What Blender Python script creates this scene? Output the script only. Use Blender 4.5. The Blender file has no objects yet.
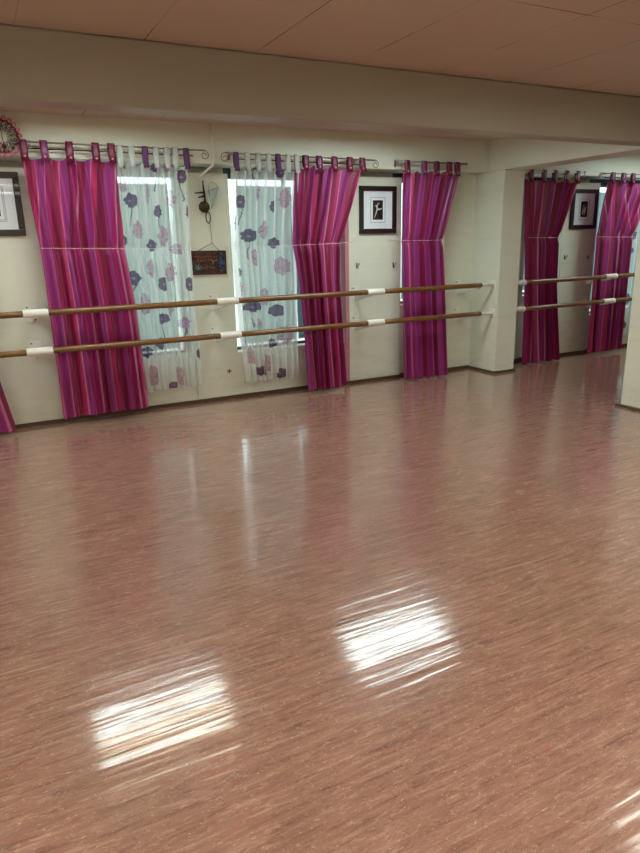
import bpy, bmesh, math, random
from mathutils import Matrix, Vector, noise
PI = math.pi
S = bpy.context.scene
COL = S.collection
H = 1.6

# ------------------------------------------------------------------ helpers
def link(o, parent=None):
    COL.objects.link(o)
    if parent is not None:
        o.parent = parent
    return o

class MB:
    """collects verts / faces, built as ONE mesh object"""
    def __init__(s): s.v = []; s.f = []; s.m = []
    def add(s, vs, fs, mi=0):
        b = len(s.v); s.v += [tuple(p) for p in vs]
        s.f += [tuple(b + i for i in f) for f in fs]; s.m += [mi] * len(fs)
        return s
    def box(s, x0, x1, y0, y1, z0, z1, mi=0):
        vs = [(x0,y0,z0),(x1,y0,z0),(x1,y1,z0),(x0,y1,z0),(x0,y0,z1),(x1,y0,z1),(x1,y1,z1),(x0,y1,z1)]
        return s.add(vs, [(0,3,2,1),(4,5,6,7),(0,1,5,4),(1,2,6,5),(2,3,7,6),(3,0,4,7)], mi)
    def tube(s, pts, r, n=8, closed=False, mi=0, flat=None):
        pts = [Vector(p) for p in pts]; N = len(pts); vs = []; up = None
        for i, p in enumerate(pts):
            if closed: t = pts[(i+1) % N] - pts[i-1]
            else: t = pts[min(i+1, N-1)] - pts[max(i-1, 0)]
            t.normalize()
            if up is None:
                up = Vector((0,0,1)) if abs(t.z) < .9 else Vector((0,1,0))
            a = up - t * up.dot(t)
            if a.length < 1e-5: a = Vector((1,0,0)) - t * t.x
            a.normalize(); up = a
            b = t.cross(a)
            rr = r[i] if isinstance(r, (list, tuple)) else r
            for k in range(n):
                q = p + (a * math.cos(2*PI*k/n) + b * math.sin(2*PI*k/n)) * rr
                if flat is not None: q.y = p.y + (q.y - p.y) * flat
                vs.append(q)
        fs = []
        for i in range(N if closed else N-1):
            j = (i+1) % N
            for k in range(n):
                l = (k+1) % n
                fs.append((i*n+k, i*n+l, j*n+l, j*n+k))
        if not closed:
            fs.append(tuple(range(n))[::-1]); fs.append(tuple((N-1)*n+k for k in range(n)))
        return s.add(vs, fs, mi)
    def lathe(s, prof, c, axis='z', n=24, mi=0):
        vs = []
        for (r, h) in prof:
            for k in range(n):
                a = 2*PI*k/n; x, y = r*math.cos(a), r*math.sin(a)
                p = {'z': (x,y,h), 'y': (x,h,y), 'x': (h,x,y)}[axis]
                vs.append((c[0]+p[0], c[1]+p[1], c[2]+p[2]))
        fs = []
        for i in range(len(prof)-1):
            for k in range(n):
                l = (k+1) % n
                fs.append((i*n+k, i*n+l, (i+1)*n+l, (i+1)*n+k))
        fs.append(tuple(range(n))); fs.append(tuple((len(prof)-1)*n+k for k in range(n)))
        return s.add(vs, fs, mi)
    def prism(s, poly, y0, y1, mi=0):
        """polygon in xz extruded along y"""
        n = len(poly)
        vs = [(x, y0, z) for x, z in poly] + [(x, y1, z) for x, z in poly]
        return s.add(vs, [tuple(range(n)), tuple(range(2*n-1, n-1, -1))] + [(i, (i+1)%n, n+(i+1)%n, n+i) for i in range(n)], mi)
    def build(s, name, mat, parent=None, bevel=0, smooth=False, loc=None):
        me = bpy.data.meshes.new(name)
        if loc is not None:
            s.v = [(a-loc[0], b-loc[1], c-loc[2]) for a, b, c in s.v]
        me.from_pydata(s.v, [], s.f)
        for m in (mat if isinstance(mat, (list, tuple)) else [mat]): me.materials.append(m)
        for p, mi in zip(me.polygons, s.m): p.material_index = mi
        bm = bmesh.new(); bm.from_mesh(me); bmesh.ops.recalc_face_normals(bm, faces=bm.faces); bm.to_mesh(me); bm.free()
        if smooth:
            for p in me.polygons: p.use_smooth = True
        o = bpy.data.objects.new(name, me)
        if loc is not None: o.location = loc
        if bevel:
            b = o.modifiers.new('bevel', 'BEVEL'); b.width = bevel; b.segments = 2; b.limit_method = 'ANGLE'
        return link(o, parent)

def tag(o, label, cat, group=None):
    o['label'] = label; o['category'] = cat
    if group: o['group'] = group
    return o
def thing(name, label, cat, loc=(0,0,0), group=None):
    o = bpy.data.objects.new(name, None); o.empty_display_size = .1; link(o); o.location = loc
    return tag(o, label, cat, group)
def struct(o): o['kind'] = 'structure'; return o
def dup(root, loc, label):
    r = root.copy(); COL.objects.link(r); r.location = loc; r['label'] = label
    for ch in list(root.children):
        c = ch.copy(); COL.objects.link(c); c.parent = r
        for g in ch.children:
            d = g.copy(); COL.objects.link(d); d.parent = c
    return r

# ------------------------------------------------------------------ materials
def lin(c):
    return tuple((x/12.92 if x <= .04045 else ((x+.055)/1.055)**2.4) for x in (v/255 for v in c)) + (1,)
class NT:
    def __init__(s, name):
        s.mat = bpy.data.materials.new(name); s.mat.use_nodes = True
        s.t = s.mat.node_tree; s.n = s.t.nodes; s.n.clear()
        s.out = s.n.new('ShaderNodeOutputMaterial')
    def new(s, typ, **kw):
        o = s.n.new(typ)
        for k, v in kw.items():
            if k.startswith('i_'):
                key = k[2:]; key = int(key) if key.isdigit() else key.replace('_', ' ')
                if isinstance(v, bpy.types.NodeSocket): s.t.links.new(v, o.inputs[key])
                else: o.inputs[key].default_value = v
            else: setattr(o, k, v)
        return o
    def l(s, a, b): s.t.links.new(a, b)
    def math(s, op, a, b=0.0, c=None, clamp=False):
        o = s.n.new('ShaderNodeMath'); o.operation = op; o.use_clamp = clamp
        for i, v in enumerate((a, b) + ((c,) if c is not None else ())):
            if isinstance(v, bpy.types.NodeSocket): s.l(v, o.inputs[i])
            else: o.inputs[i].default_value = v
        return o.outputs[0]
    def mix(s, f, a, b, blend='MIX'):
        o = s.n.new('ShaderNodeMix'); o.data_type = 'RGBA'; o.blend_type = blend
        for i, v in ((0, f), (6, a), (7, b)):
            if isinstance(v, bpy.types.NodeSocket): s.l(v, o.inputs[i])
            else: o.inputs[i].default_value = v
        return o.outputs[2]
    def noise(s, vec, scale, detail=3, rough=.5, dist=0):
        o = s.new('ShaderNodeTexNoise', i_Scale=scale, i_Detail=detail, i_Roughness=rough, i_Distortion=dist)
        s.l(vec, o.inputs['Vector']); return o.outputs[0]
    def ramp(s, f, stops, interp='LINEAR'):
        o = s.n.new('ShaderNodeValToRGB'); r = o.color_ramp; r.interpolation = interp
        while len(r.elements) < len(stops): r.elements.new(.5)
        for e, (p, c) in zip(r.elements, stops): e.position = p; e.color = c
        s.l(f, o.inputs[0]); return o.outputs[0]
    def coord(s, scale=(1,1,1), rot=(0,0,0), which='Object'):
        tc = s.n.new('ShaderNodeTexCoord'); mp = s.n.new('ShaderNodeMapping')
        mp.inputs['Scale'].default_value = scale; mp.inputs['Rotation'].default_value = rot
        s.l(tc.outputs[which], mp.inputs[0]); return mp.outputs[0]
    def bump(s, h, strength=.3, dist=.01, normal=None):
        o = s.new('ShaderNodeBump', i_Strength=strength, i_Distance=dist); s.l(h, o.inputs['Height'])
        if normal: s.l(normal, o.inputs['Normal'])
        return o.outputs[0]
    def bsdf(s, **kw):
        p = s.new('ShaderNodeBsdfPrincipled', **kw); s.l(p.outputs[0], s.out.inputs[0]); s.p = p; return s.mat
G = lambda v: (v, v, v, 1)

def simple(name, rgb, rough=.5, metal=0, var=.08, vs=30, coat=0, bump=0):
    m = NT(name); c = m.coord(); n = m.noise(c, vs, 4)
    col = lin(rgb); dark = tuple(x*(1-var*2.2) for x in col[:3]) + (1,)
    cc = m.mix(n, dark, tuple(min(1, x*(1+var)) for x in col[:3]) + (1,))
    kw = dict(i_Base_Color=cc, i_Roughness=rough, i_Metallic=metal, i_Coat_Weight=coat)
    if bump: kw['i_Normal'] = m.bump(n, bump, .002)
    return m.bsdf(**kw)

def wall_mat(name, rgb, yellow):
    m = NT(name); c = m.coord()
    big = m.noise(c, 1.1, 4, .6); fine = m.noise(c, 60, 4)
    st = m.noise(m.coord((1.2, 1.2, 9)), 1.6, 5, .6)
    col = m.mix(m.math('MULTIPLY', big, .7), lin(rgb), lin(yellow))
    col = m.mix(m.ramp(st, [(.5, G(0)), (.75, G(.13))]), col, lin((176,158,136)))
    # scuffs near the floor
    sep = m.new('ShaderNodeSeparateXYZ'); m.l(c, sep.inputs[0])
    low = m.ramp(m.math('MULTIPLY', sep.outputs[2], 1.0), [(0, G(1)), (.55, G(0))])
    sc = m.ramp(m.noise(m.coord((3, 3, 7)), 2, 5, .6), [(.45, G(0)), (.7, G(.22))])
    col = m.mix(m.math('MULTIPLY', low, sc), col, lin((150,140,120)))
    return m.bsdf(i_Base_Color=col, i_Roughness=.42, i_Normal=m.bump(fine, .12, .003))
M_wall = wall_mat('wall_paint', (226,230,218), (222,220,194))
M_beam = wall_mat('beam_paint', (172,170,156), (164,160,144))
M_col = wall_mat('column_paint', (226,230,218), (222,220,196))

def ceiling_mat():
    m = NT('ceiling_panels'); c = m.coord()
    sep = m.new('ShaderNodeSeparateXYZ'); m.l(c, sep.inputs[0])
    nz = m.noise(c, 2.2, 3)
    nzb = m.noise(m.coord((1,1,1)), 5, 2)
    def seam(axis, off, step, w):
        a = m.math('DIVIDE', m.math('SUBTRACT', sep.outputs[axis], off), step)
        a = m.math('ADD', a, m.math('MULTIPLY', nzb, .006))
        f = m.math('ABSOLUTE', m.math('SUBTRACT', m.math('FRACT', m.math('ADD', a, 50.5)), .5))
        return m.math('LESS_THAN', f, w/step)
    s1 = seam(0, .357, .645, .0028); s2 = seam(1, 2.675, 1.262, .0036)
    seams = m.math('MAXIMUM', s1, s2)
    crack = m.ramp(nz, [(.47, G(.25)), (.56, G(1))])
    base = m.mix(m.noise(c, .8, 2), lin((196,180,168)), lin((204,187,174)))
    col = m.mix(m.math('MULTIPLY', seams, crack), base, lin((60,44,34)))
    return m.bsdf(i_Base_Color=col, i_Roughness=.55, i_Normal=m.bump(m.math('SUBTRACT', 1, seams), .5, .004))
M_ceil = ceiling_mat()

def floor_mat():
    m = NT('marbled_linoleum')
    g = m.coord((1, 1, 1))
    st = m.noise(m.coord((1.5, 16, 1)), 3.0, 6, .68, .6)
    st2 = m.noise(m.coord((5, 34, 1), (0, 0, .03)), 4.0, 5, .7, 1.2)
    blot = m.noise(m.coord((5, 14, 1)), 3.0, 4, .6, 1.5)
    col = m.ramp(st, [(.30, lin((116,86,74))), (.43, lin((148,110,95))), (.56, lin((161,121,105))), (.70, lin((186,148,130)))])
    col = m.mix(m.ramp(st2, [(.36, G(.5)), (.48, G(0))]), col, lin((126,88,68)))
    col = m.mix(m.ramp(blot, [(.56, G(0)), (.68, G(.32))]), col, lin((208,172,146)))
    red = m.noise(m.coord((2.5, 18, 1), (0, 0, .02)), 2.2, 5, .7, 1)
    col = m.mix(m.ramp(red, [(.58, G(0)), (.72, G(.6))]), col, lin((166,92,80)))
    # pale chips and dark scratches in the wear layer
    ch = m.noise(m.coord((30, 75, 1)), 1.5, 3, .6, 2)
    col = m.mix(m.ramp(ch, [(.62, G(0)), (.70, G(.7))]), col, lin((222,196,172)))
    sr = m.noise(m.coord((9, 60, 1), (0, 0, .12)), 2.0, 3, .55, 3.5)
    sr = m.math('ABSOLUTE', m.math('SUBTRACT', sr, .5))
    msk = m.ramp(m.noise(g, 3.5, 2), [(.46, G(0)), (.56, G(.85))])
    col = m.mix(m.math('MULTIPLY', m.ramp(sr, [(.0, G(1)), (.018, G(0))]), msk), col, lin((84,60,46)))
    dirt = m.noise(g, .9, 3)
    col = m.mix(m.ramp(dirt, [(.5, G(0)), (.7, G(.25))]), col, lin((140,112,88)))
    # shallow ripples of the sheet, running along the window wall
    rip = m.noise(m.coord((.55, 9, 1), (0, 0, .01)), 1.5, 2, .5)
    rip2 = m.noise(m.coord((2.2, 30, 1)), 1.5, 2, .5)
    h = m.math('ADD', rip, m.math('MULTIPLY', rip2, RIP2))
    n = m.bump(h, 1.0, RIP)
    n = m.bump(m.noise(m.coord((20, 60, 1)), 4, 3), .25, .00018, n)
    rg = m.ramp(m.noise(m.coord((3, 12, 1)), 3, 4), [(.3, G(.13)), (.7, G(.28))])
    return m.bsdf(i_Base_Color=col, i_Roughness=rg, i_Normal=n, i_Specular_IOR_Level=.25, i_Coat_Weight=.85, i_Coat_Roughness=m.math('MULTIPLY', rg, .4), i_Coat_Normal=n)
RIP, RIP2 = .0027, .22
M_floor = floor_mat()

M_white = simple('white_enamel', (236,234,226), .35, 0, .03)
M_wood = None
def wood_mat():
    m = NT('varnished_wood')
    n = m.noise(m.coord((2.5, 40, 40)), 2, 5, .6, .5)
    col = m.ramp(n, [(.3, lin((84,54,22))), (.55, lin((122,84,38))), (.75, lin((146,106,56)))])
    return m.bsdf(i_Base_Color=col, i_Roughness=.3, i_Coat_Weight=.3, i_Coat_Roughness=.2)
M_wood = wood_mat()
M_dark = simple('dark_frame_wood', (40,24,18), .32, 0, .2, 50, .3)
M_base = simple('baseboard_vinyl', (92,70,48), .45, 0, .2, 12)
M_metal = simple('dull_steel', (150,142,134), .35, .8, .08)
M_darkmetal = simple('dark_metal', (44,36,30), .45, .6, .2)
M_alu = simple('grey_window_metal', (74,88,94), .45, .2, .1)
M_pinkpaint = simple('pink_reveal_paint', (206,136,146), .45, 0, .05, 8)
M_mat = simple('white_mat_board', (240,246,252), .7, 0, .02)
M_black = simple('black_print', (16,18,20), .5, 0, .3, 80)
M_grey = simple('grey_line', (120,130,140), .7, 0, .1)
M_skin = simple('pale_figure', (226,206,186), .6, 0, .1, 60)
M_brass = simple('brass', (150,120,70), .35, .8, .1)
M_cordm = simple('pale_cord', (226,206,196), .7, 0, .05)
M_button = simple('button_shell', (214,150,130), .3, 0, .1)
M_dirt = simple('dark_stain', (84,66,50), .9, 0, .3, 60)

def glass_mat():
    m = NT('clear_glass')
    lw = m.new('ShaderNodeLayerWeight', i_Blend=.5)
    fr = m.math('ADD', 0.02, m.math('MULTIPLY', .5, m.math('POWER', lw.outputs[1], 5.0)))
    tr = m.new('ShaderNodeBsdfTransparent', i_Color=(.93, .97, .96, 1)); gl = m.new('ShaderNodeBsdfGlossy', i_Roughness=.02)
    mx = m.new('ShaderNodeMixShader'); m.l(fr, mx.inputs[0]); m.l(tr.outputs[0], mx.inputs[1]); m.l(gl.outputs[0], mx.inputs[2])
    m.l(mx.outputs[0], m.out.inputs[0]); return m.mat
M_glass = glass_mat(); M_pglass = M_glass.copy(); M_pglass.name = 'picture_glass'
for n_ in M_pglass.node_tree.nodes:
    if n_.type == 'BSDF_TRANSPARENT': n_.inputs[0].default_value = (1, 1, 1, 1)

def blind_mat():
    m = NT('blind_fabric'); n = m.noise(m.coord((60, 1, 60)), 4, 3)
    col = m.mix(n, lin((140,164,166)), lin((160,184,184)))
    d = m.new('ShaderNodeBsdfDiffuse'); t = m.new('ShaderNodeBsdfTranslucent'); m.l(col, d.inputs[0]); m.l(col, t.inputs[0])
    mx = m.new('ShaderNodeMixShader', i_Fac=.5); m.l(d.outputs[0], mx.inputs[1]); m.l(t.outputs[0], mx.inputs[2]); m.l(mx.outputs[0], m.out.inputs[0])
    return m.mat
M_blind = blind_mat()

def emit(name, rgb, s):
    m = NT(name); e = m.new('ShaderNodeEmission', i_Color=rgb + (1,), i_Strength=s); m.l(e.outputs[0], m.out.inputs[0]); return m.mat

PUR, CRI, MAG, ROSE, PALE, DRK = (148,46,124), (128,8,56), (158,24,100), (178,28,90), (200,124,162), (92,6,44)
STRIPES = [(.0, CRI), (.05, ROSE), (.085, PALE), (.097, PUR), (.185, PALE), (.193, MAG), (.235, CRI), (.315, ROSE), (.35, PALE), (.36, PUR),
           (.44, DRK), (.47, MAG), (.53, PALE), (.545, CRI), (.62, PUR), (.70, PALE), (.71, ROSE), (.76, DRK), (.80, CRI), (.85, PUR), (.93, MAG), (.98, PALE)]
def stripe_mat():
    m = NT('striped_satin')
    uv = m.n.new('ShaderNodeUVMap'); uv.uv_map = 'UVMap'
    sep = m.new('ShaderNodeSeparateXYZ'); m.l(uv.outputs[0], sep.inputs[0])
    f = m.math('FRACT', m.math('DIVIDE', sep.outputs[0], 1.45))
    col = m.ramp(f, [(p, lin(c)) for p, c in STRIPES], 'CONSTANT')
    mp = m.n.new('ShaderNodeMapping'); mp.inputs['Scale'].default_value = (500, 6, 1); m.l(uv.outputs[0], mp.inputs[0])
    weave = m.noise(mp.outputs[0], 1, 3)
    col = m.mix(m.math('MULTIPLY', weave, .35), col, m.mix(.5, col, lin((214,110,166))))
    p = m.new('ShaderNodeBsdfPrincipled', i_Base_Color=col, i_Roughness=.36, i_Specular_IOR_Level=.55, i_Sheen_Weight=.25, i_Sheen_Roughness=.4,
              i_Sheen_Tint=lin((255,150,200)), i_Normal=m.bump(weave, .25, .001))
    t = m.new('ShaderNodeBsdfTranslucent'); m.l(col, t.inputs[0])
    mx = m.new('ShaderNodeMixShader', i_Fac=.14); m.l(p.outputs[0], mx.inputs[1]); m.l(t.outputs[0], mx.inputs[2]); m.l(mx.outputs[0], m.out.inputs[0])
    return m.mat
M_satin = stripe_mat()
M_pur = simple('purple_tab_satin', (122,34,100), .4, 0, .1)
M_cri = simple('crimson_tab_satin', (108,10,58), .4, 0, .1)

def sheer_mat():
    m = NT('printed_voile')
    a = m.n.new('ShaderNodeVertexColor'); a.layer_name = 'print'
    uv = m.n.new('ShaderNodeUVMap'); uv.uv_map = 'UVMap'
    mp = m.n.new('ShaderNodeMapping'); mp.inputs['Scale'].default_value = (160, 40, 1); m.l(uv.outputs[0], mp.inputs[0])
    w = m.noise(mp.outputs[0], 1, 3)
    col = m.mix(a.outputs[1], lin((244,248,246)), a.outputs[0])
    d = m.new('ShaderNodeBsdfDiffuse'); t = m.new('ShaderNodeBsdfTranslucent'); m.l(col, d.inputs[0]); m.l(col, t.inputs[0])
    dt = m.new('ShaderNodeMixShader', i_Fac=.45); m.l(d.outputs[0], dt.inputs[1]); m.l(t.outputs[0], dt.inputs[2])
    tr = m.new('ShaderNodeBsdfTransparent')
    # more threads are crossed where the cloth turns edge-on
    lw = m.new('ShaderNodeLayerWeight', i_Blend=.35)
    op = m.math('ADD', .50, m.math('MULTIPLY', lw.outputs[1], .75))
    op = m.math('ADD', op, m.math('MULTIPLY', m.math('SUBTRACT', w, .5), .25))
    op = m.math('MAXIMUM', op, m.math('MULTIPLY', a.outputs[1], .88), clamp=True)
    mx = m.new('ShaderNodeMixShader'); m.l(op, mx.inputs[0]); m.l(tr.outputs[0], mx.inputs[1]); m.l(dt.outputs[0], mx.inputs[2])
    m.l(mx.outputs[0], m.out.inputs[0]); return m.mat
M_sheer = sheer_mat()

# ------------------------------------------------------------------ the room
CZ = 2.67; YW = 6.45; YL = 6.26; LB = 2.33; X0, X1, Y0 = -3.2, 10.2, -3.0
b = MB(); b.box(X0, X1, Y0, 6.9, -.1, 0); struct(b.build('floor', M_floor))
b = MB(); b.box(X0, X1, Y0, 6.9, CZ, CZ+.1); struct(b.build('ceiling', M_ceil))
b = MB(); b.box(X0-.1, X0, Y0, 6.9, 0, CZ); struct(b.build('wall_left', M_wall))
b = MB(); b.box(X1, X1+.1, Y0, 6.9, 0, CZ); struct(b.build('wall_right', M_wall))
b = MB(); b.box(X0, X1, Y0-.1, Y0, 0, CZ); struct(b.build('wall_front', M_wall))
# window wall: lintel, piers, dados as one continuous shell
WIN = [(-1.0, -.08), (.56, 1.90), (2.36, 3.70), (4.39, 5.02), (6.31, 6.94), (7.57, 9.2)]   # openings
SILL = [.5, .5, .48, .84, .84, .5]
PIERS = [(X0, -1.0, YW), (-.08, .56, YW), (1.90, 2.36, 6.49), (3.70, 4.39, 6.435), (5.02, 6.31, YW), (6.94, 7.57, 6.435), (9.2, X1, YW)]
b = MB()
b.box(X0, X1, YL, 6.9, LB, CZ)
for x0, x1, y in PIERS:                     # gap added above most piers so the band under the lintel falls dark
    top = LB if x0 == 5.02 else 2.265
    b.box(x0, x1, y, 6.9, 0, top)
    if top < LB: b.box(x0, x1, 6.62, 6.9, top, LB)
for (x0, x1), z in zip(WIN, SILL): b.box(x0, x1, 6.50, 6.9, 0, z)
struct(b.build('wall_back', M_wall))
# ceiling beam, header over the opening, columns
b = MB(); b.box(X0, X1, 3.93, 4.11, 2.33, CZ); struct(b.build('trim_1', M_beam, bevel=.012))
b = MB(); b.box(5.46, 5.77, 4.11, YL, 2.333, CZ); struct(b.build('trim_2', M_col, bevel=.008))
b = MB(); b.box(5.46, 5.77, 5.97, YW, 0, 2.333); struct(b.build('wall_column', M_col, bevel=.008))
b = MB(); b.box(5.385, 5.79, 3.70, 4.11, 0, 2.33); struct(b.build('wall_pillar', M_col, bevel=.008))
# pink painted reveal on the left edge of the middle pier
b = MB(); b.box(3.655, 3.70, 6.437, 6.60, 0, 2.265); struct(b.build('trim_3', M_pinkpaint, bevel=.003))
# baseboards
b = MB()
def bb(x0, x1, y): b.box(x0, x1, y-.012, y, 0, .035)
bb(X0, .56, YW); bb(3.655, 4.39, 6.435); bb(5.02, 5.46, YW); bb(5.77, 6.31, YW); bb(6.94, 7.57, 6.435); bb(9.2, X1, YW)
bb(.56, 3.655, 6.49); bb(4.39, 5.02, 6.5); bb(6.31, 6.94, 6.5); bb(7.57, 9.2, 6.5)
struct(b.build('baseboard_back', M_base))
b = MB(); b.box(5.445, 5.785, 5.955, YW-.013, 0, .03); struct(b.build('baseboard_column', M_base))
b = MB(); b.box(5.35, 5.82, 3.665, 4.145, 0, .022); struct(b.build('baseboard_pillar', M_base))

# windows: metal frame, glazing, sill, roller blind with slits of daylight round it
blabels = ['grey roller blind in the window beyond the left edge', 'grey roller blind behind the flowered sheer right of the left pink curtain',
           'grey roller blind behind the flowered sheer right of the pink-edged pier\'s neighbour', '', '', '']
blabels = ['grey blind in the window left of the leftmost picture',
           'grey blind behind the leftmost flowered sheer curtain',
           'grey blind behind the flowered sheer right of the brown board',
           'grey blind behind the pink curtain right of the dancer picture',
           'grey blind behind the first pink curtain right of the white column',
           'grey blind behind the pink curtain at the right edge by the pillar']
gaps = [(.06, .06), (.10, .12), (.125, .60), (.12, .08), (.052, .1), (.07, .1)]
for k, ((x0, x1), z0) in enumerate(zip(WIN, SILL)):
    w = thing('window_%d' % (k+1), '', '', ((x0+x1)/2, 6.62, z0)); del w['label']; del w['category']; struct(w)
    W = (x1-x0)/2; zt = LB - z0; f = MB()
    f.box(-W, W, 0, .05, zt-.10, zt); f.box(-W, W, 0, .05, .0, .045)
    f.box(-W, -W+.05, 0, .05, .04, zt-.09); f.box(W-.05, W, 0, .05, .04, zt-.09)
    if W > .5: f.box(-.02, .02, .01, .045, .04, zt-.09)
    struct(f.build('window_frame', M_alu, w, bevel=.004))
    g = MB(); g.box(-W+.04, W-.04, .02, .026, .04, zt-.09); struct(g.build('window_pane', M_glass, w))
    s = MB(); s.box(-W+.002, W-.002, -.135, .0, -.001, .018); struct(s.build('window_sill', M_white, w, bevel=.004))
    gl, gr = gaps[k]
    bl = thing('roller_blind', blabels[k], 'blind', ((x0+x1)/2, 6.60, 0), 'grey blinds in the windows')
    m = MB(); zz0 = z0+.085; zz1 = 2.165; n = 40
    vs = []; fs = []
    for i in range(n+1):
        x = -W+gl + (2*W-gl-gr)*i/n
        for j in range(2): vs.append((x, .004*math.sin(i*.55), (zz0, zz1)[j]))
    for i in range(n): fs.append((2*i, 2*i+2, 2*i+3, 2*i+1))
    m.add(vs, fs); m.build('blind_cloth', M_blind, bl, smooth=True)
    m = MB(); m.tube([(-W+gl, 0, zz0), (W-gr, 0, zz0)], .009, 8); m.build('bottom_bar', M_white, bl)
    m = MB(); m.tube([(-W+.06, -.0, 2.262), (W-(.06 if k != 2 else .58), 0, 2.262)], .022, 10); m.build('roller', M_alu, bl)
    m = MB(); m.tube([(0, .004, zz1-.01), (0, 0, 2.26)], .002, 5); m.build('blind_tape', M_alu, bl)
    if k == 2:                                             # a second, narrower blind beside the first, a slit between them
        b2 = thing('roller_blind', 'narrow grey blind behind the pink curtain left of the pink-edged pier', 'blind', ((x0+x1)/2, 6.60, 0), 'grey blinds in the windows')
        m = MB(); m.box(.10, W-.07, -.001, .001, zz0, zz1); m.build('blind_cloth', M_blind, b2)
        m = MB(); m.tube([(.10, 0, zz0), (W-.07, 0, zz0)], .009, 8); m.build('bottom_bar', M_white, b2)

# ------------------------------------------------------------------ ceiling lights (they light the room from above the frame)
LW, LWARM, LROOM = 9.0, 6.8, 9.5
M_lampw = emit('lamp_white', (.83, 1.0, .98), LW); M_lampy = emit('lamp_warm', (1.0, .84, .50), LWARM); M_lampr = emit('lamp_room', (.98, .97, .86), LROOM)
def lamp(x, y, label, mats, sx=.6, sy=.29):
    t = thing('ceiling_light', label, 'light', (x, y, CZ), 'fluorescent panel lights')
    f = MB()
    f.box(-sx-.03, sx+.03, -sy-.03, -sy, -.05, 0); f.box(-sx-.03, sx+.03, sy, sy+.03, -.05, 0)
    f.box(-sx-.03, -sx, -sy, sy, -.05, 0); f.box(sx, sx+.03, -sy, sy, -.05, 0)
    f.build('light_frame', M_white, t, bevel=.004)
    n = len(mats)
    for i, m in enumerate(mats):
        a = -sy + 2*sy*i/n; c = -sy + 2*sy*(i+1)/n
        d = MB(); d.box(-sx+.002, sx-.002, a+.002, c-.002, -.035, -.006); d.build('diffuser', m, t)
    return t
lamp(.98, 5.22, 'fluorescent panel in the window-side ceiling, above the left pink curtain', [M_lampy, M_lampw, M_lampw])
lamp(3.56, 5.22, 'fluorescent panel in the window-side ceiling, before the dancer picture', [M_lampw])
lamp(-1.6, 5.22, 'fluorescent panel in the window-side ceiling, beyond the left edge', [M_lampw])
lamp(8.1, 5.3, 'fluorescent panel in the window-side ceiling, beyond the near pillar', [M_lampw])
lamp(4.2, 2.05, 'warm panel in the main ceiling, above and right of the view', [M_lampr])
lamp(.6, .3, 'added fill panel in the main ceiling, above the viewer', [M_lampr])  # unseen fill, added to brighten the window wall and beam
lamp(3.2, .3, 'second added fill panel from the left in the row above the viewer', [M_lampr])  # added fill, placed so the floor does not mirror it in view
lamp(-2.0, .3, 'added fill panel above and left of the viewer', [M_lampr])  # another unseen fill panel, added for frontal light on the walls
lamp(.6, -1.6, 'added fill panel behind the viewer', [M_lampr])  # fill panel added out of view to lift walls and beam
lamp(3.2, -1.6, 'added fill panel behind and right of the viewer', [M_lampr])  # same added fill, further right and out of view
lamp(-2.0, 2.05, 'added fill panel in the main ceiling, left of the view', [M_lampr])  # unseen panel added as room fill on the left

# ------------------------------------------------------------------ curtains
def interp(keys, z, i):
    ks = sorted(keys, key=lambda k: -k[0])
    if z >= ks[0][0]: return ks[0][i]
    for a, c in zip(ks, ks[1:]):
        if a[0] >= z >= c[0]:
            f = (a[0]-z)/(a[0]-c[0]); return a[i] + (c[i]-a[i])*f
    return ks[-1][i]
def cloth(name, mat, parent, keys, N, seed, width, nu, nv, amps, hem, tabs, sag=.02, uoff=0, paint=None, slant=0, y0=(6.195, 6.245, 6.225), flare=0, shear=0):
    """keys: (z, xl, xr); amps: fold depth at top / cord / hem"""
    zt, zb = max(k[0] for k in keys), min(k[0] for k in keys)
    R = random.Random(seed); p1, p2, p3 = R.random()*6, R.random()*6, R.random()*6
    ak = [(zt, amps[0], y0[0]), (1.58, amps[1], y0[1]), (zb, amps[2], y0[2])]
    vs, fs, uvs, cols = [], [], [], []
    for j in range(nv+1):
        t = j/nv; z = zt + (zb-zt)*t
        xl, xr = interp(keys, z, 1), interp(keys, z, 2); A = interp(ak, z, 1); Y = interp(ak, z, 2)
        cinch = math.exp(-((z-1.58)/.05)**2)
        for i in range(nu+1):
            s = i/nu
            ph = 2*PI*(N*s + .28*math.sin(2*PI*1.3*s+p1) + .10*math.sin(2*PI*2.9*s+p2)) + .55*math.sin(2.0*t+p3+3*s)*t + slant*(1-t)
            f = math.sin(ph) + .28*math.sin(2*ph+p2) + .16*math.sin(5.3*ph*.37+p1+3*t)
            edge = min(1, s*14, (1-s)*14)
            x = xl + (xr-xl)*s + .42*A*math.cos(ph)*edge
            y = Y - 1.25*A*f*(1-.3*cinch) + .012*cinch
            zz = z
            if j <= 6:                                     # the top edge sags between the tabs
                q = s*(tabs-1); zz -= sag*(1-j/6.)*math.sin(PI*(q-math.floor(q)))
            zz += (hem*math.sin(ph*.5+p2) + .006*math.sin(ph))*max(0, (t-.93)/.07)
            vs.append((x, y, zz)); uvs.append((uoff+s*width+shear*max(0, z-1.58), z))
            if paint: cols.append(paint(xl+(xr-xl)*s, z))
    for j in range(nv):
        for i in range(nu):
            a = j*(nu+1)+i; fs.append((a, a+1, a+nu+2, a+nu+1))
    me = bpy.data.meshes.new(name); me.from_pydata(vs, [], fs); me.materials.append(mat)
    for p in me.polygons: p.use_smooth = True
    ul = me.uv_layers.new(name='UVMap')
    for lp in me.loops: ul.data[lp.index].uv = uvs[lp.vertex_index]
    if paint:
        ca = me.color_attributes.new('print', 'FLOAT_COLOR', 'POINT')
        for k, c in enumerate(cols): ca.data[k].color = c
    o = bpy.data.objects.new(name, me); link(o, parent)
    return o, ak
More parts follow.
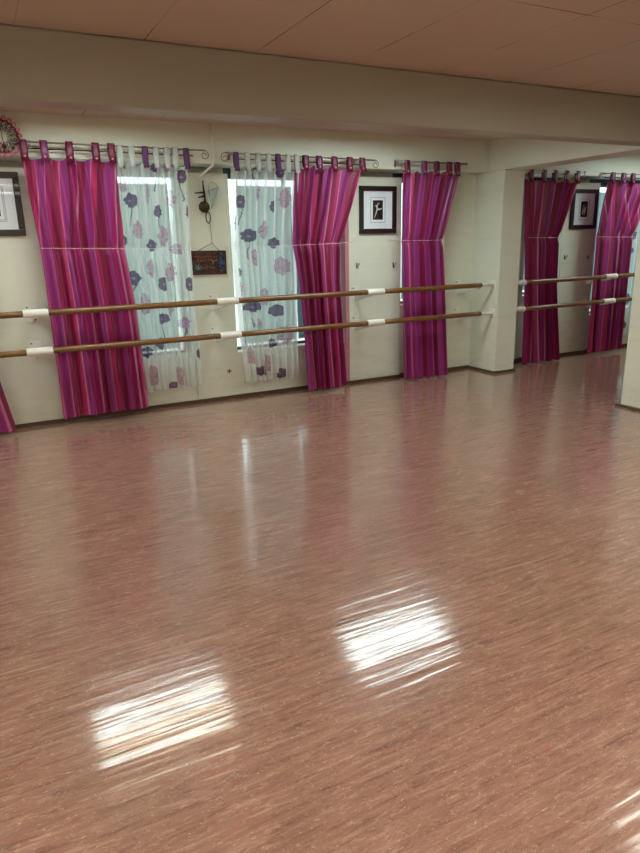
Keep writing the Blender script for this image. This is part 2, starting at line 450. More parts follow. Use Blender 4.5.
def tabs_of(parent, xs, zbody, zrod, yrod, w, mats, button=True, r=.016):
    for k, x in enumerate(xs):
        mat = mats[k % len(mats)]
        lean = .004*math.sin(k*2.1)
        front = [(yrod-.024, zbody-.05), (yrod-r-.004, zbody+.02), (yrod-r-.002, zrod)]
        over = [(yrod-(r+.001)*math.cos(a), zrod+(r+.001)*math.sin(a)) for a in (PI*.25, PI*.5, PI*.75)]
        back = [(yrod+r+.002, zrod), (yrod+r+.002, zbody+.02), (yrod+.004, zbody-.02)]
        path = front + over + back; vs = []; fs = []
        for i, (y, z) in enumerate(path):
            for q in range(4):
                u = q/3; zz = z
                vs.append((x-w/2+w*u + lean*(zrod-z)*8, y - .002*math.sin(PI*u), zz))
        for i in range(len(path)-1):
            for q in range(3): fs.append((i*4+q, i*4+q+1, i*4+q+5, i*4+q+4))
        m = MB(); m.add(vs, fs); o = m.build('curtain_tab', mat, parent, smooth=True)
        so = o.modifiers.new('thick', 'SOLIDIFY'); so.thickness = .0015
        if button:
            m = MB(); m.lathe([(.003, -.006), (.008, -.005), (.010, -.001), (.010, .002)], (x, yrod-.026, zbody-.012), 'y', 14)
            m.build('button', M_button, o, smooth=True)

GP = 'striped pink and purple curtains'
def pink(label, keys, N, seed, width, tabx, zrod, yrod=6.16, amps=(.019, .024, .034), hem=.006, uoff=0, slant=0, y0=(6.175, 6.225, 6.20), shear=0):
    t = thing('curtain', label, 'curtain', (0, 0, 0), GP)
    zt = max(k[0] for k in keys)
    cloth('curtain_cloth', M_satin, t, keys, N, seed, width, 190, 150, amps, hem, len(tabx), sag=.035, uoff=uoff, slant=slant, y0=y0, shear=shear)
    tabs_of(t, tabx, zt, zrod, yrod, .058, [M_cri, M_pur, M_cri, M_cri])
    return t
lin_x = lambda a, c, n: [a + (c-a)*i/(n-1) for i in range(n)]
pink('striped pink curtain cut off by the left edge, only its slanting hem showing', [(2.33, -1.02, -.22), (1.58, -1.0, -.10), (1.0, -.98, -.02), (.045, -.85, .14)], 7, 11, 1.5, lin_x(-.98, -.26, 5), 2.43)
pink('wide striped pink curtain between the leftmost picture and a flowered sheer', [(2.335, .475, 1.235), (1.58, .535, 1.25), (1.0, .54, 1.30), (.095, .535, 1.325)], 7.5, 3, 1.5, [.505, .66, .86, 1.07, 1.20], 2.435, amps=(.017, .022, .032), uoff=.1, slant=1.2, shear=-.22)
pink('striped pink curtain between the second flowered sheer and the pink-edged pier', [(2.325, 2.955, 3.72), (1.95, 2.935, 3.62), (1.58, 2.93, 3.49), (1.2, 2.99, 3.47), (.6, 3.03, 3.50), (.045, 3.06, 3.535)], 6, 5, 1.4, [3.06, 3.21, 3.385, 3.56, 3.71], 2.405, amps=(.019, .024, .034), uoff=.55, slant=-1.5, shear=.1)
pink('striped pink curtain between the dancer picture and the white column', [(2.315, 4.215, 4.97), (1.95, 4.225, 4.88), (1.58, 4.235, 4.79), (1.2, 4.24, 4.82), (.02, 4.275, 4.89)], 6.5, 8, 1.35, [4.27, 4.49, 4.66, 4.83, 4.94], 2.40, uoff=.83, slant=-1, y0=(6.175, 6.21, 6.18))
pink('striped pink curtain just right of the white column, hem spread on the floor', [(2.27, 5.97, 6.87), (1.95, 6.02, 6.78), (1.58, 6.07, 6.65), (1.0, 6.10, 6.66), (.025, 6.12, 6.80)], 6.5, 14, 1.35, [6.05, 6.26, 6.44, 6.64, 6.82], 2.355, amps=(.018, .024, .040), hem=.014, uoff=.30, slant=-1, y0=(6.175, 6.21, 6.18))
pink('striped pink curtain beside the near pillar at the right edge', [(2.275, 7.37, 8.34), (1.95, 7.34, 8.22), (1.58, 7.33, 8.08), (.05, 7.33, 8.02)], 6.5, 21, 1.6, [7.46, 7.66, 7.84, 8.08, 8.29], 2.355, uoff=.47, slant=.6, shear=.42)

# printed voile: flowers (kind, x, z, half width, half height, stem) on the cloth
F1 = [('p',1.339,1.987,.048,.059,1),('p',1.307,1.307,.063,.063,1),('p',1.58,1.24,.028,.06,0),('p',1.835,1.227,.02,.061,0),('p',1.551,.915,.043,.047,1),('p',1.511,.679,.034,.057,0),('p',1.37,.607,.042,.057,0),('p',1.875,.546,.02,.064,0),('p',1.6,.256,.03,.03,0),('p',1.582,1.893,.032,.056,1),('p',1.812,2.198,.042,.052,1),('p',1.264,1.645,.018,.043,0),('p',1.504,1.596,.041,.053,0),('p',1.568,2.277,.027,.05,1),('p',1.3,2.286,.013,.037,0),('p',1.415,2.306,.026,.017,0),('p',1.85,1.893,.014,.058,0),('k',1.665,1.347,.038,.082,0),('k',1.399,1.066,.042,.092,0),('l',1.761,.861,.059,.048,1),('k',1.625,.995,.029,.056,0),('k',1.713,.632,.025,.054,0),('k',1.406,.379,.048,.088,0),('k',1.679,.338,.04,.089,0),('l',1.736,1.563,.048,.05,0),('k',1.481,1.399,.028,.081,0),('k',1.275,2.111,.026,.046,0),('k',1.497,2.056,.018,.085,0),('k',1.712,2.007,.033,.078,0),('k',1.672,2.288,.041,.046,0),('k',1.395,1.738,.04,.078,0),('k',1.609,1.682,.042,.089,0)]
F2 = [('p',2.384,1.984,.046,.055,1),('p',2.47,1.668,.074,.061,1),('p',2.741,1.592,.049,.053,0),('p',2.718,1.939,.022,.052,0),('p',2.522,2.3,.067,.022,1),('p',2.801,2.256,.038,.046,0),('p',2.327,1.782,.01,.069,0),('k',2.561,2.087,.021,.082,0),('k',2.851,2.025,.055,.094,0),('k',2.632,1.723,.048,.085,0),('p',2.475,.968,.076,.05,1),('p',2.744,.913,.068,.061,1),('p',2.366,1.318,.021,.039,0),('p',2.678,.574,.028,.047,0),('p',2.47,.457,.017,.047,0),('p',2.536,.292,.034,.053,0),('p',2.767,.245,.052,.05,0),('l',2.37,.633,.027,.046,0),('k',2.824,1.359,.073,.099,0),('k',2.522,1.457,.027,.077,0),('k',2.622,1.069,.05,.09,0),('k',2.542,.792,.028,.051,0),('k',2.83,.655,.069,.094,0),('k',2.618,.379,.045,.084,0),('k',2.37,1.154,.021,.068,0),('k',2.43,.463,.033,.072,0)]
R = random.Random(4)
F3 = [('pkl'[i % 3], 7.95+R.random()*.7, .35+i*.115, .045+R.random()*.02, .055+R.random()*.02, i % 2) for i in range(17)] + [('p',8.14,1.58,.05,.06,1),('p',8.14,1.38,.03,.05,0),('p',8.13,.72,.05,.08,0)]
C_P, C_PD, C_K, C_KD, C_L = lin((118,74,126)), lin((76,42,84)), lin((212,140,182)), lin((170,78,132)), lin((180,130,190))
def painter(fl):
    def fn(x, z):
        best = (0, 0, 0, 0)
        for i, (c, fx, fz, a, h, st) in enumerate(fl):
            a, h = a*1.18, h*1.15
            if st:
                dz = fz - z
                if h*.7 < dz < h+.15 and abs(x - fx - .012*math.sin(dz*22+i)) < .0045: best = C_PD[:3] + (.8,)
            if abs(x-fx) > a*1.4 or abs(z-fz) > h*1.4: continue
            ux, uz = (x-fx)/a, (z-fz)/h; r = math.hypot(ux, uz); an = math.atan2(uz, ux)
            lim = 1 + .045*math.sin(5*an+i) + .05*math.sin(9*an+2*i)
            if c == 'p' and uz < -.45: lim *= .86
            if r > lim: continue
            nz = noise.noise(Vector((x*42+i*3.1, z*30, i*1.7)))
            if c == 'p':
                vein = .5+.5*math.sin(7*an + 4*nz)
                k = .25 + .45*vein*(r > .3); k = 1 if r > lim-.16 else k
                col = [C_P[q]*(1-k*.6)+C_PD[q]*k*.6 for q in range(3)]
                if r < .16+.1*nz: col = list(C_L[:3])
                best = tuple(col) + (.95,)
            else:
                if r > lim*(.92+.25*nz): continue
                base = C_K if c == 'k' else C_L
                k = 1 if abs(nz) < .07 else (.55 if abs(math.sin(ux*5+4*nz+uz*3)) < .28 else .12)
                best = tuple(base[q]*(1-k*.7)+C_KD[q]*k*.7 for q in range(3)) + (.55 + .35*k,)
        return best
    return fn
def voile_tab(name, rgb):
    m = NT(name); c = m.mix(m.noise(m.coord(), 60, 3), lin(rgb), lin(tuple(int(x*.9) for x in rgb)))
    d = m.new('ShaderNodeBsdfDiffuse'); m.l(c, d.inputs[0]); tr = m.new('ShaderNodeBsdfTransparent')
    mx = m.new('ShaderNodeMixShader', i_Fac=.5); m.l(tr.outputs[0], mx.inputs[1]); m.l(d.outputs[0], mx.inputs[2]); m.l(mx.outputs[0], m.out.inputs[0]); return m.mat
M_voile = voile_tab('white_voile_tab', (226,230,226))
M_vpur = simple('purple_voile_tab', (104,62,112), .8, 0, .1)
def sheer(label, keys, N, seed, fl, tabx, zrod, purple, nu=150, nv=430):
    t = thing('sheer_curtain', label, 'sheer curtain', (0, 0, 0), 'white voile curtains printed with purple flowers')
    zt = max(k[0] for k in keys)
    cloth('curtain_cloth', M_sheer, t, keys, N, seed, 1.2, nu, nv, (.016, .022, .03), .014, len(tabx), sag=.042, paint=painter(fl), y0=(6.19, 6.295, 6.295))
    tabs_of(t, tabx, zt, zrod, 6.165, .048, [M_vpur if i in purple else M_voile for i in range(len(tabx))], button=False, r=.014)
sheer('white voile curtain with purple poppies, left of the small brown board', [(2.31, 1.235, 1.875), (1.58, 1.24, 1.885), (1.0, 1.28, 1.89), (.225, 1.29, 1.92)], 8.5, 31, F1, [1.27, 1.37, 1.49, 1.585, 1.68, 1.76, 1.86], 2.425, (2, 6))
sheer('white voile curtain with purple poppies, right of the small brown board', [(2.305, 2.295, 3.0), (1.58, 2.29, 2.995), (1.0, 2.32, 2.985), (.6, 2.34, 2.97), (.195, 2.37, 2.965)], 8.5, 37, F2, [2.335, 2.45, 2.56, 2.665, 2.765, 2.87, 2.965], 2.41, (0, 4))
sheer('white voile curtain with purple flowers, mostly hidden behind the near pillar', [(2.27, 8.10, 8.85), (.2, 8.04, 8.8)], 6, 39, F3, lin_x(8.45, 8.83, 4), 2.355, (1,), 110, 300)

# taut cords that hold the curtains back against the window bays
def cord(x0, x1, z0, z1, y, label, za=None):
    m = MB(); P = [(x0-.015, YW-.02, z0+.004)] + [(x0+(x1-x0)*i/12, y-.004*math.sin(PI*i/12), z0+(z1-z0)*i/12-.004*math.sin(PI*i/12)) for i in range(13)] + [(x1+.015, YW-.02, z1+.004)]
    m.tube(P, .0021, 6)
    return tag(m.build('tie_cord', M_cordm, smooth=True), label, 'cord', 'thin cords across the curtains')
cord(.50, 1.90, 1.60, 1.565, 6.17, 'thin pale cord across the wide pink curtain and the left sheer')
cord(2.28, 3.62, 1.565, 1.585, 6.17, 'thin pale cord across the right flowered sheer and the pink curtain next to it')
cord(4.22, 4.87, 1.592, 1.588, 6.165, 'short pale cord across the pink curtain between dancer picture and column')
cord(6.10, 6.68, 1.592, 1.585, 6.165, 'short pale cord across the pink curtain just right of the column')
cord(7.36, 8.40, 1.578, 1.565, 6.165, 'thin pale cord across the pink curtain beside the near pillar')

# curtain rods
def scroll(m, x, z, sgn, y, R0=.042):
    P = []
    for i in range(34):
        a = i/33*2.6*PI; r = R0*(1-.72*i/33)
        P.append((x + sgn*r*math.sin(a), y, z - R0 + r*math.cos(a)))
    m.tube(P, .0045, 6)
def rod(label, x0, x1, z0, z1, kind, brk):
    t = thing('curtain_rod', label, 'curtain rod', ((x0+x1)/2, 6.16, (z0+z1)/2), 'curtain rods on the lintel')
    L = (x1-x0)/2; dz = (z1-z0)/2; rr = .007 if kind == 'scroll' else .0105
    m = MB(); m.tube([(-L, 0, -dz), (L, 0, dz)], rr, 10); m.build('rail', M_metal if kind != 'white' else M_white, t, smooth=True)
    if kind == 'scroll':
        m = MB(); m.tube([(-L+.1, .035, -dz-.045), (L-.1, .035, dz-.045)], .005, 8); m.build('rear_rail', M_darkmetal, t, smooth=True)
        for sg in (-1, 1):
            m = MB(); scroll(m, sg*L, sg*dz, sg, 0); m.build('scroll_finial', M_metal, t, smooth=True)
    else:
        for sg in (-1, 1):
            m = MB(); m.lathe([(.004, -.012), (.014, -.008), (.017, 0), (.014, .008), (.004, .012)], (sg*(L+.01), 0, sg*dz), 'x', 14)
            m.build('end_cap', M_metal, t, smooth=True)
    for x in brk:
        m = MB(); px = x - (x0+x1)/2; pz = dz*px/L
        m.box(px-.006, px+.006, .0, YL-6.16, pz-.012, pz-.002); m.box(px-.012, px+.012, YL-6.16-.004, YL-6.16, pz-.05, pz+.025)
        m.build('rod_bracket', M_metal, t, bevel=.001)
rod('curtain rod beyond the left edge', -1.1, -.12, 2.44, 2.44, 'plain', (-1.05, -.17))
rod('scroll-ended metal curtain rod over the left pink curtain and sheer', .42, 2.03, 2.435, 2.425, 'scroll', (.56, 1.10, 1.80))
rod('scroll-ended metal curtain rod over the second sheer and pink curtain', 2.225, 3.87, 2.412, 2.40, 'scroll', (2.30, 3.0, 3.66))
rod('short plain grey curtain rod above the curtain left of the column', 4.16, 5.06, 2.40, 2.40, 'plain', (4.18, 5.04))
rod('plain whitish curtain rod just right of the column', 5.90, 6.93, 2.352, 2.355, 'white', (5.95, 6.90))
rod('thin metal curtain rod at the right edge beside the near pillar', 7.24, 9.0, 2.355, 2.355, 'scroll', (7.34, 8.6))

# ------------------------------------------------------------------ ballet barres
YB = 6.05
def barre(label, x0, x1, z0, z1, sleeves, brackets, ends):
    t = thing('ballet_barre', label, 'ballet barre', (x0, YB, z0), 'wooden barres on the window wall')
    Z = lambda x: (z1-z0)*(x-x0)/(x1-x0)
    cuts = sorted(sleeves); seg = []; a = x0
    for s0, s1 in cuts:
        seg.append((a, s0+.01)); a = s1-.01
    seg.append((a, x1))
    for s0, s1 in seg:
        if s1-s0 < .03: continue
        m = MB(); n = 10
        m.tube([(s0-x0+(s1-s0)*i/n, 0, Z(s0+(s1-s0)*i/n)) for i in range(n+1)], .027, 16); m.build('rail', M_wood, t, smooth=True)
    for s0, s1 in cuts:
        m = MB(); m.lathe([(.028, s0-x0), (.035, s0-x0+.002), (.0355, (s0+s1)/2-x0), (.035, s1-x0-.002), (.028, s1-x0)], (0, 0, Z((s0+s1)/2)), 'x', 20)
        m.build('sleeve', M_white, t, smooth=True)
    for bx, yw, up in brackets:
        m = MB(); x = bx-x0; z = Z(bx); D = yw-YB
        m.box(x-.045, x+.045, D-.006, D, z-.11, z+.04)                       # wall plate
        m.box(x-.016, x+.016, .0, D-.004, z-.045, z-.018)                    # arm under the rail
        m.add([(x-.006, .03, z-.045), (x-.006, D-.004, z-.045), (x-.006, D-.004, z-.12), (x+.006, .03, z-.045), (x+.006, D-.004, z-.045), (x+.006, D-.004, z-.12)],
              [(0,1,2), (5,4,3), (0,3,4,1), (1,4,5,2), (2,5,3,0)])
        br = m.build('wall_bracket', M_white, t, bevel=.003)
        for sx, sz in ((-.03, .022), (.03, -.09)):
                q = MB(); q.lathe([(.007, -.011), (.007, -.005)], (x+sx, D, z+sz), 'y', 10); q.build('screw', M_darkmetal, br)
    for ex, sg in ends:                                                      # arm that meets the column's side
        m = MB(); m.tube([(ex-x0-sg*.20, 0, Z(ex)), (ex-x0, 0, Z(ex))], .019, 14); m.box(min(ex-x0, ex-x0-sg*.01), max(ex-x0, ex-x0-sg*.01), -.04, .04, Z(ex)-.045, Z(ex)+.045)
        m.build('end_bracket', M_white, t, bevel=.002)
barre('upper wooden ballet barre left of the column', -1.8, 5.265, 1.07, 1.066, [(-1.2, -1.0), (.315, .515), (2.02, 2.235), (3.70, 3.91)], [(-1.1, YW, 1), (.405, YW, 1), (2.13, 6.49, 1), (3.78, 6.435, 1), (5.24, YW, 1)], [(5.458, 1)])
barre('lower wooden ballet barre left of the column', -1.8, 5.27, .748, .735, [(-1.2, -1.0), (.30, .512), (2.03, 2.245), (3.70, 3.91)], [(-1.1, YW, 1), (.40, YW, 1), (2.13, 6.49, 1), (3.78, 6.435, 1), (5.24, YW, 1)], [(5.458, 1)])
barre('upper wooden ballet barre right of the column', 5.93, 9.6, 1.066, 1.078, [(5.772, 5.95), (7.36, 7.57), (9.3, 9.5)], [(7.46, 6.435, 1), (9.4, YW, 1)], [])
barre('lower wooden ballet barre right of the column', 5.93, 9.6, .745, .757, [(5.772, 5.96), (7.365, 7.575), (9.3, 9.5)], [(7.46, 6.435, 1), (9.4, YW, 1)], [])

# ------------------------------------------------------------------ pictures
def picture(label, x, z, yw, W, Hh, art, tilt=0, depth=.03):
    t = thing('picture_frame', label, 'picture', (x, yw, z), 'dark framed pictures on the piers'); t.rotation_euler = (0, tilt, 0)
    w, h, f = W/2, Hh/2, .052; m = MB()
    m.box(-w, w, -depth, -.002, h-f, h); m.box(-w, w, -depth, -.002, -h, -h+f); m.box(-w, -w+f, -depth, -.002, -h+f, h-f); m.box(w-f, w, -depth, -.002, -h+f, h-f)
    m.build('frame', M_dark, t, bevel=.006)
    m = MB(); m.box(-w+f-.003, w-f+.003, -.012, -.003, -h+f-.003, h-f+.003); m.build('mat_board', M_mat, t)
    m = MB(); pw, ph = .064, .102; q = MB()
    if art != 'dancer': pw, ph = .062, .098
    for k, e in ((1, .03), (2, .042)):
        if art == 'lines' or k == 1:
            a, c = pw+e, ph+e; r = .0018
            q.box(-a, a, -.0135, -.012, c-r, c+r); q.box(a-r, a+r, -.0135, -.012, -c, c)
            q.box(-a, -a+2*r, -.0135, -.012, -c, c); q.box(-a, a, -.0135, -.012, -c-r, -c+r)
    q.build('ruled_line', M_grey, t)
    pr = MB(); pr.box(-pw, pw, -.0145, -.012, -ph, ph); pr.build('print', M_black, t)
    g = MB(); y = -.0155
    def limb(pts, rs): g.tube([(a, y, c) for a, c in pts], rs, 8, flat=.15)
    if art == 'dancer':
        limb([(-.010, .012), (-.016, .035), (-.010, .052)], [.010, .011, .007])          # torso
        limb([(-.010, .010), (-.026, -.035), (-.046, -.085)], [.010, .007, .003])        # standing leg
        limb([(-.008, .012), (.02, .006), (.048, .014), (.052, .024)], [.010, .008, .004, .002])   # raised leg
        limb([(-.012, .048), (.006, .062), (.022, .082)], [.004, .003, .002])            # arm up
        limb([(-.014, .046), (-.034, .05), (-.046, .038)], [.004, .003, .002])
        limb([(-.006, .058), (-.004, .068)], [.007, .006])                               # head
    elif art == 'shoes':
        limb([(-.03, -.07), (-.02, -.03), (.004, .0), (.014, .03)], [.006, .013, .012, .006])
        limb([(.0, -.075), (.012, -.04), (.02, -.01), (.022, .02)], [.005, .011, .012, .005])
        limb([(-.02, .0), (-.028, .03), (-.005, .055), (.025, .045), (.03, .01)], [.003]*5)
        limb([(-.034, -.05), (-.04, -.02), (-.03, .005)], [.003]*3)
    else:
        limb([(-.01, -.07), (-.004, -.02), (.004, .03)], [.006, .010, .008])
        limb([(.004, .03), (.03, .06)], [.004, .002]); limb([(.004, .03), (-.03, .055)], [.004, .002])
    g.build('printed_figure', M_skin, t, smooth=True)
    gl = MB(); gl.box(-w+f-.002, w-f+.002, -.021, -.019, -h+f-.002, h-f+.002); gl.build('glass', M_pglass, t)
    return t
picture('dark framed ballet picture cut off by the left edge, beside the wide pink curtain', .215, 1.968, YW, .48, .52, 'lines')
picture('dark framed picture of a leaping pale dancer, in the middle of the wall', 4.068, 1.922, 6.435, .48, .50, 'dancer')
picture('dark framed picture of pale ballet shoes, right of the column', 7.285, 1.934, 6.435, .48, .50, 'shoes')

# ------------------------------------------------------------------ coat hooks
def hook0(x, z, label):
    t = thing('coat_hook', label, 'hook', (x, 6.435, z), 'small double coat hooks')
    m = MB(); m.box(-.010, .010, -.004, 0, -.028, .028); m.build('hook_plate', M_brass, t, bevel=.002)
    m = MB(); m.tube([(0, -.004, .0), (0, -.02, -.004), (.004, -.04, .006), (.006, -.046, .026)], [.005, .005, .004, .0055], 8)
    m.tube([(0, -.004, -.012), (0, -.018, -.03), (0, -.03, -.026), (.0, -.034, -.014)], [.005, .004, .004, .005], 8); m.build('prong', M_brass, t, smooth=True)
    return t
hk = hook0(3.80, 1.335, 'left hook under the dancer picture')
dup(hk, (4.285, 6.435, 1.325), 'right hook under the dancer picture')
dup(hk, (7.005, 6.435, 1.330), 'left hook under the ballet shoes picture')
dup(hk, (7.435, 6.435, 1.320), 'right hook under the ballet shoes picture')

# ------------------------------------------------------------------ small brown board with beadwork
def board_mat():
    m = NT('speckled_beadwork'); c = m.coord((1, 1, 1))
    v = m.new('ShaderNodeTexVoronoi', i_Scale=75.0); m.l(c, v.inputs['Vector'])
    col = m.ramp(m.noise(c, 26, 2), [(.0, lin((20,14,14))), (.44, lin((26,18,16))), (.5, lin((130,62,26))), (.56, lin((36,22,16))), (.66, lin((140,84,34)))], 'CONSTANT')
    col = m.mix(m.ramp(v.outputs['Distance'], [(.25, G(0)), (.5, G(.6))]), col, lin((10,8,10)))
    return m.bsdf(i_Base_Color=col, i_Roughness=.5)
M_bead = board_mat()
M_blue = simple('blue_beads', (34,92,150), .4, 0, .4, 90); M_teal = simple('teal_beads', (70,150,150), .4, 0, .3, 90)
M_orange = simple('orange_beads', (176,88,36), .4, 0, .4, 120); M_brown = simple('brown_board_edge', (66,30,24), .5, 0, .2, 30)
t = thing('wall_board', 'small dark brown beaded board with orange and blue marks hanging between the two sheers', 'wall hanging', (2.10, 6.488, 1.422)); t.rotation_euler = (0, .012, 0)
m = MB(); W2, H2 = .187, .117
m.box(-W2, W2, -.022, -.004, -H2, -H2+.014); m.box(-W2, W2, -.022, -.004, H2-.012, H2); m.box(-W2, -W2+.014, -.022, -.004, -H2, H2); m.box(W2-.014, W2, -.022, -.004, -H2, H2)
m.build('board_edge', M_brown, t, bevel=.002)
m = MB(); m.box(-W2+.01, W2-.01, -.016, -.005, -H2+.01, H2-.01); m.build('board_panel', M_bead, t)
R = random.Random(9); m = MB()
for row, z in enumerate((.055, .025, -.045)):
    x = -.13 + .02*row
    while x < (.09 if row < 2 else .06):
        P = [(x + .010*math.cos(a*1.1+row+x*30), -.018, z + .011*math.sin(a+x*50)) for a in [i*.7 for i in range(6)]]
        m.tube(P, .0028, 6); x += .024
m.build('orange_mark', M_orange, t, smooth=True)
m = MB()
R = random.Random(5)
for q in range(26):
    cx, cz = .135 + R.gauss(0, .014), .005 + R.gauss(0, .035)
    if abs(cz) < .09 and cx < .165: m.lathe([(.002, -.021), (.006, -.019), (.009, -.016)], (cx, 0, cz), 'y', 8)
m.build('blue_patch', M_blue, t)
m = MB()
for a in (0, 1.1, 2.2, 3.4, 4.6, 5.5): m.tube([(-.115, -.019, -.045), (-.115+.035*math.cos(a), -.018, -.045+.035*math.sin(a))], [.006, .003], 6)
m.tube([(.03, -.019, .03), (.05, -.018, .0), (.04, -.018, -.02)], [.003, .006, .002], 6); m.build('teal_flower', M_teal, t, smooth=True)
m = MB(); m.tube([(-.10, -.012, H2-.002), (.05, -.012, .19), (.12, -.012, H2-.002)], .0025, 6); m.tube([(.05, -.012, .19), (.04, -.006, .38)], .0015, 5)
m.build('hanging_string', M_darkmetal, t, smooth=True)

# ------------------------------------------------------------------ pipe, hanging ornament and cone on the middle pier
m = MB(); m.tube([(2.135, 6.245, CZ), (2.142, 6.245, 2.50), (2.147, 6.246, 2.36), (2.142, 6.27, 2.315), (2.10, 6.40, 2.262), (2.078, 6.462, 2.235), (2.076, 6.475, 2.12), (2.076, 6.475, 2.05)], .0115, 10)
tag(m.build('conduit_pipe', M_white, smooth=True), 'thin white pipe running down the wall between the two scroll-ended rods', 'pipe')
t = thing('hanging_ornament', 'dark metal ornament with round disc and loop hanging below the white pipe', 'ornament', (2.085, 6.44, 1.95))
m = MB(); m.tube([(.0, 0, .24), (.005, 0, .17), (.012, 0, .05), (.018, 0, -.02)], [.004, .008, .012, .008], 8); m.build('stem', M_darkmetal, t, smooth=True)
m = MB(); m.tube([(.015, -.01, .135), (-.09, -.012, .125)], [.009, .005], 8); m.build('prong', M_darkmetal, t, smooth=True)
m = MB(); m.tube([(.015, -.01, .10), (-.055, -.012, .085)], [.010, .006], 8); m.build('prong', M_darkmetal, t, smooth=True)
m = MB(); m.lathe([(.01, -.022), (.042, -.018), (.054, -.006), (.054, .006), (.04, .012)], (0, 0, 0), 'y', 24); m.build('disc', simple('dark_bronze', (70,52,26), .4, .5, .3), t, smooth=True)
m = MB(); m.tube([(.03+.022*math.cos(a), -.008, -.10+.052*math.sin(a)) for a in [i*PI/9 for i in range(18)]], .0055, 6, closed=True); m.build('loop', M_darkmetal, t, smooth=True)
m = MB(); m.tube([(.01, 0, .23), (.006, .045, .25)], .003, 6); m.build('nail', M_darkmetal, t)
def clear():
    m = NT('smoky_plastic'); p = m.new('ShaderNodeBsdfPrincipled', i_Base_Color=lin((176,190,188)), i_Roughness=.25); tr = m.new('ShaderNodeBsdfTransparent', i_Color=(.85,.9,.9,1))
    mx = m.new('ShaderNodeMixShader', i_Fac=.5); m.l(p.outputs[0], mx.inputs[1]); m.l(tr.outputs[0], mx.inputs[2]); m.l(mx.outputs[0], m.out.inputs[0]); return m.mat
M_clear = clear()
t = thing('hanging_cone', 'pale translucent cone with a wire handle beside the dark hanging ornament', 'cone', (2.175, 6.43, 2.05))
m = MB(); n = 20; vs = []; prof = [(.004, -.12), (.02, -.06), (.036, .0), (.055, .065)]
for r, z in prof:
    for k in range(n): a = 2*PI*k/n; vs.append((r*math.cos(a) + z*.15, r*.6*math.sin(a), z + .25*r*math.cos(a)))
m.add(vs, [(i*n+k, i*n+(k+1) % n, (i+1)*n+(k+1) % n, (i+1)*n+k) for i in range(3) for k in range(n)]); m.build('cone_body', M_clear, t, smooth=True)
m = MB(); m.tube([(vs[60+k][0], vs[60+k][1], vs[60+k][2]) for k in range(n)], .003, 6, closed=True); m.build('rim', M_metal, t, smooth=True)
m = MB(); m.tube([(-.04, 0, .06), (-.03, 0, .11), (.0, .01, .13), (.04, 0, .115), (.065, 0, .08)], .0025, 6); m.build('wire_handle', M_metal, t, smooth=True)
m = MB()
for a in (0, PI/2): m.tube([(-.022*math.cos(a), 0, -.022*math.sin(a)), (.022*math.cos(a), -.002, .022*math.sin(a))], .006, 6)
o = m.build('wall_plug', M_dirt, loc=None); o.location = (2.255, 6.488, .30); tag(o, 'small dark cross-shaped plug low on the wall between the sheers', 'wall plug')

# ------------------------------------------------------------------ round pink-rimmed net ornament, top left
M_rib = simple('pink_ribbon', (236,140,164), .45, 0, .25, 60); M_burg = simple('burgundy_ribbon', (110,22,52), .5, 0, .25, 60); M_net = simple('dark_net', (88,52,52), .6, 0, .3, 80)
t = thing('round_ornament', 'round pink scalloped net ornament hanging at the top left corner beside the first curtain', 'ornament', (.355, 6.19, 2.472))
t.scale = (1.13, 1, 1.13)
def ring(R0, k, amp, ph, n=144): return [((R0+amp*math.sin(k*a+ph))*math.cos(a), .006*math.cos(k*a), (R0+amp*math.sin(k*a+ph))*math.sin(a)) for a in [2*PI*i/n for i in range(n)]]
m = MB(); m.tube(ring(.126, 20, .009, 0), .0085, 8, closed=True); m.build('outer_ring', M_rib, t, smooth=True)
m = MB(); m.tube(ring(.108, 20, .009, PI), .007, 8, closed=True); m.build('inner_ring', M_burg, t, smooth=True)
m = MB()
for q, rr in ((0, .095), (.3, .075), (.6, .055)):
    N = 15; m.tube([((rr+.014*math.cos(N*a))*math.cos(a+q), .004*math.sin(N*a), (rr+.014*math.cos(N*a))*math.sin(a+q)) for a in [2*PI*i/180 for i in range(180)]], .0022, 5, closed=True)
for k in range(15): a = 2*PI*k/15; m.tube([(.06*math.cos(a), 0, .06*math.sin(a)), (.108*math.cos(a+.25), 0, .108*math.sin(a+.25))], .002, 5)
m.build('net', M_net, t, smooth=True)
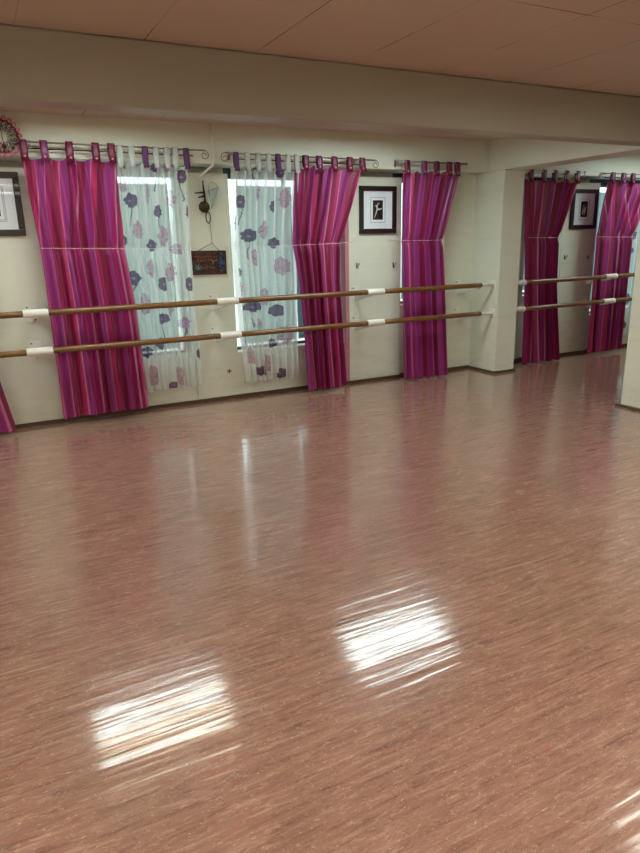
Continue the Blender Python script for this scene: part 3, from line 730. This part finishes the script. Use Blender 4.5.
m = MB(); m.tube([(0, 0, .11), (.004, -.004, .0), (.008, -.004, -.05)], .003, 6); m.lathe([(.002, -.02), (.014, -.008), (.016, 0), (.01, .012), (.002, .018)], (.008, -.004, -.065), 'z', 12); m.build('bead', M_burg, t, smooth=True)
m = MB(); m.tube([(0, 0, .128), (0, .065, .17)], .002, 6); m.build('hanging_string', M_darkmetal, t)

# ------------------------------------------------------------------ outside light
w = bpy.data.worlds.new('World'); S.world = w; w.use_nodes = True; nt = w.node_tree; nt.nodes.clear()
out = nt.nodes.new('ShaderNodeOutputWorld'); bg = nt.nodes.new('ShaderNodeBackground'); tc = nt.nodes.new('ShaderNodeTexCoord')
sx = nt.nodes.new('ShaderNodeSeparateXYZ'); cr = nt.nodes.new('ShaderNodeValToRGB')
nt.links.new(tc.outputs['Generated'], sx.inputs[0]); nt.links.new(sx.outputs[2], cr.inputs[0]); nt.links.new(cr.outputs[0], bg.inputs[0]); nt.links.new(bg.outputs[0], out.inputs[0])
cr.color_ramp.elements[0].position = 0; cr.color_ramp.elements[0].color = (.45, .52, .50, 1)
cr.color_ramp.elements[1].position = .06; cr.color_ramp.elements[1].color = (.80, .95, 1.0, 1)
bg.inputs[1].default_value = 1.9

# ------------------------------------------------------------------ camera
cam = bpy.data.cameras.new('camera'); co = bpy.data.objects.new('camera', cam); link(co)
Mr = Matrix(((0.88708650, 0.14526378, -0.43815063), (-0.46106056, 0.23282021, -0.85628144), (-0.02237636, 0.96160968, 0.27350707)))
q = Mr.to_quaternion().to_matrix()
co.matrix_world = Matrix.Translation((0, 0, H)) @ q.to_4x4()
cam.sensor_fit = 'VERTICAL'; cam.sensor_height = 36; cam.lens = 36*650/853; cam.clip_start = .05
S.camera = co
S.view_settings.view_transform = 'Standard'; S.view_settings.look = 'None'; S.view_settings.gamma = 1; S.view_settings.use_curve_mapping = False
S.view_settings.exposure = 0.72
S.cycles.max_bounces = 8; S.cycles.transparent_max_bounces = 12; S.cycles.caustics_reflective = False; S.cycles.sample_clamp_indirect = 4
S.cycles.use_denoising = True
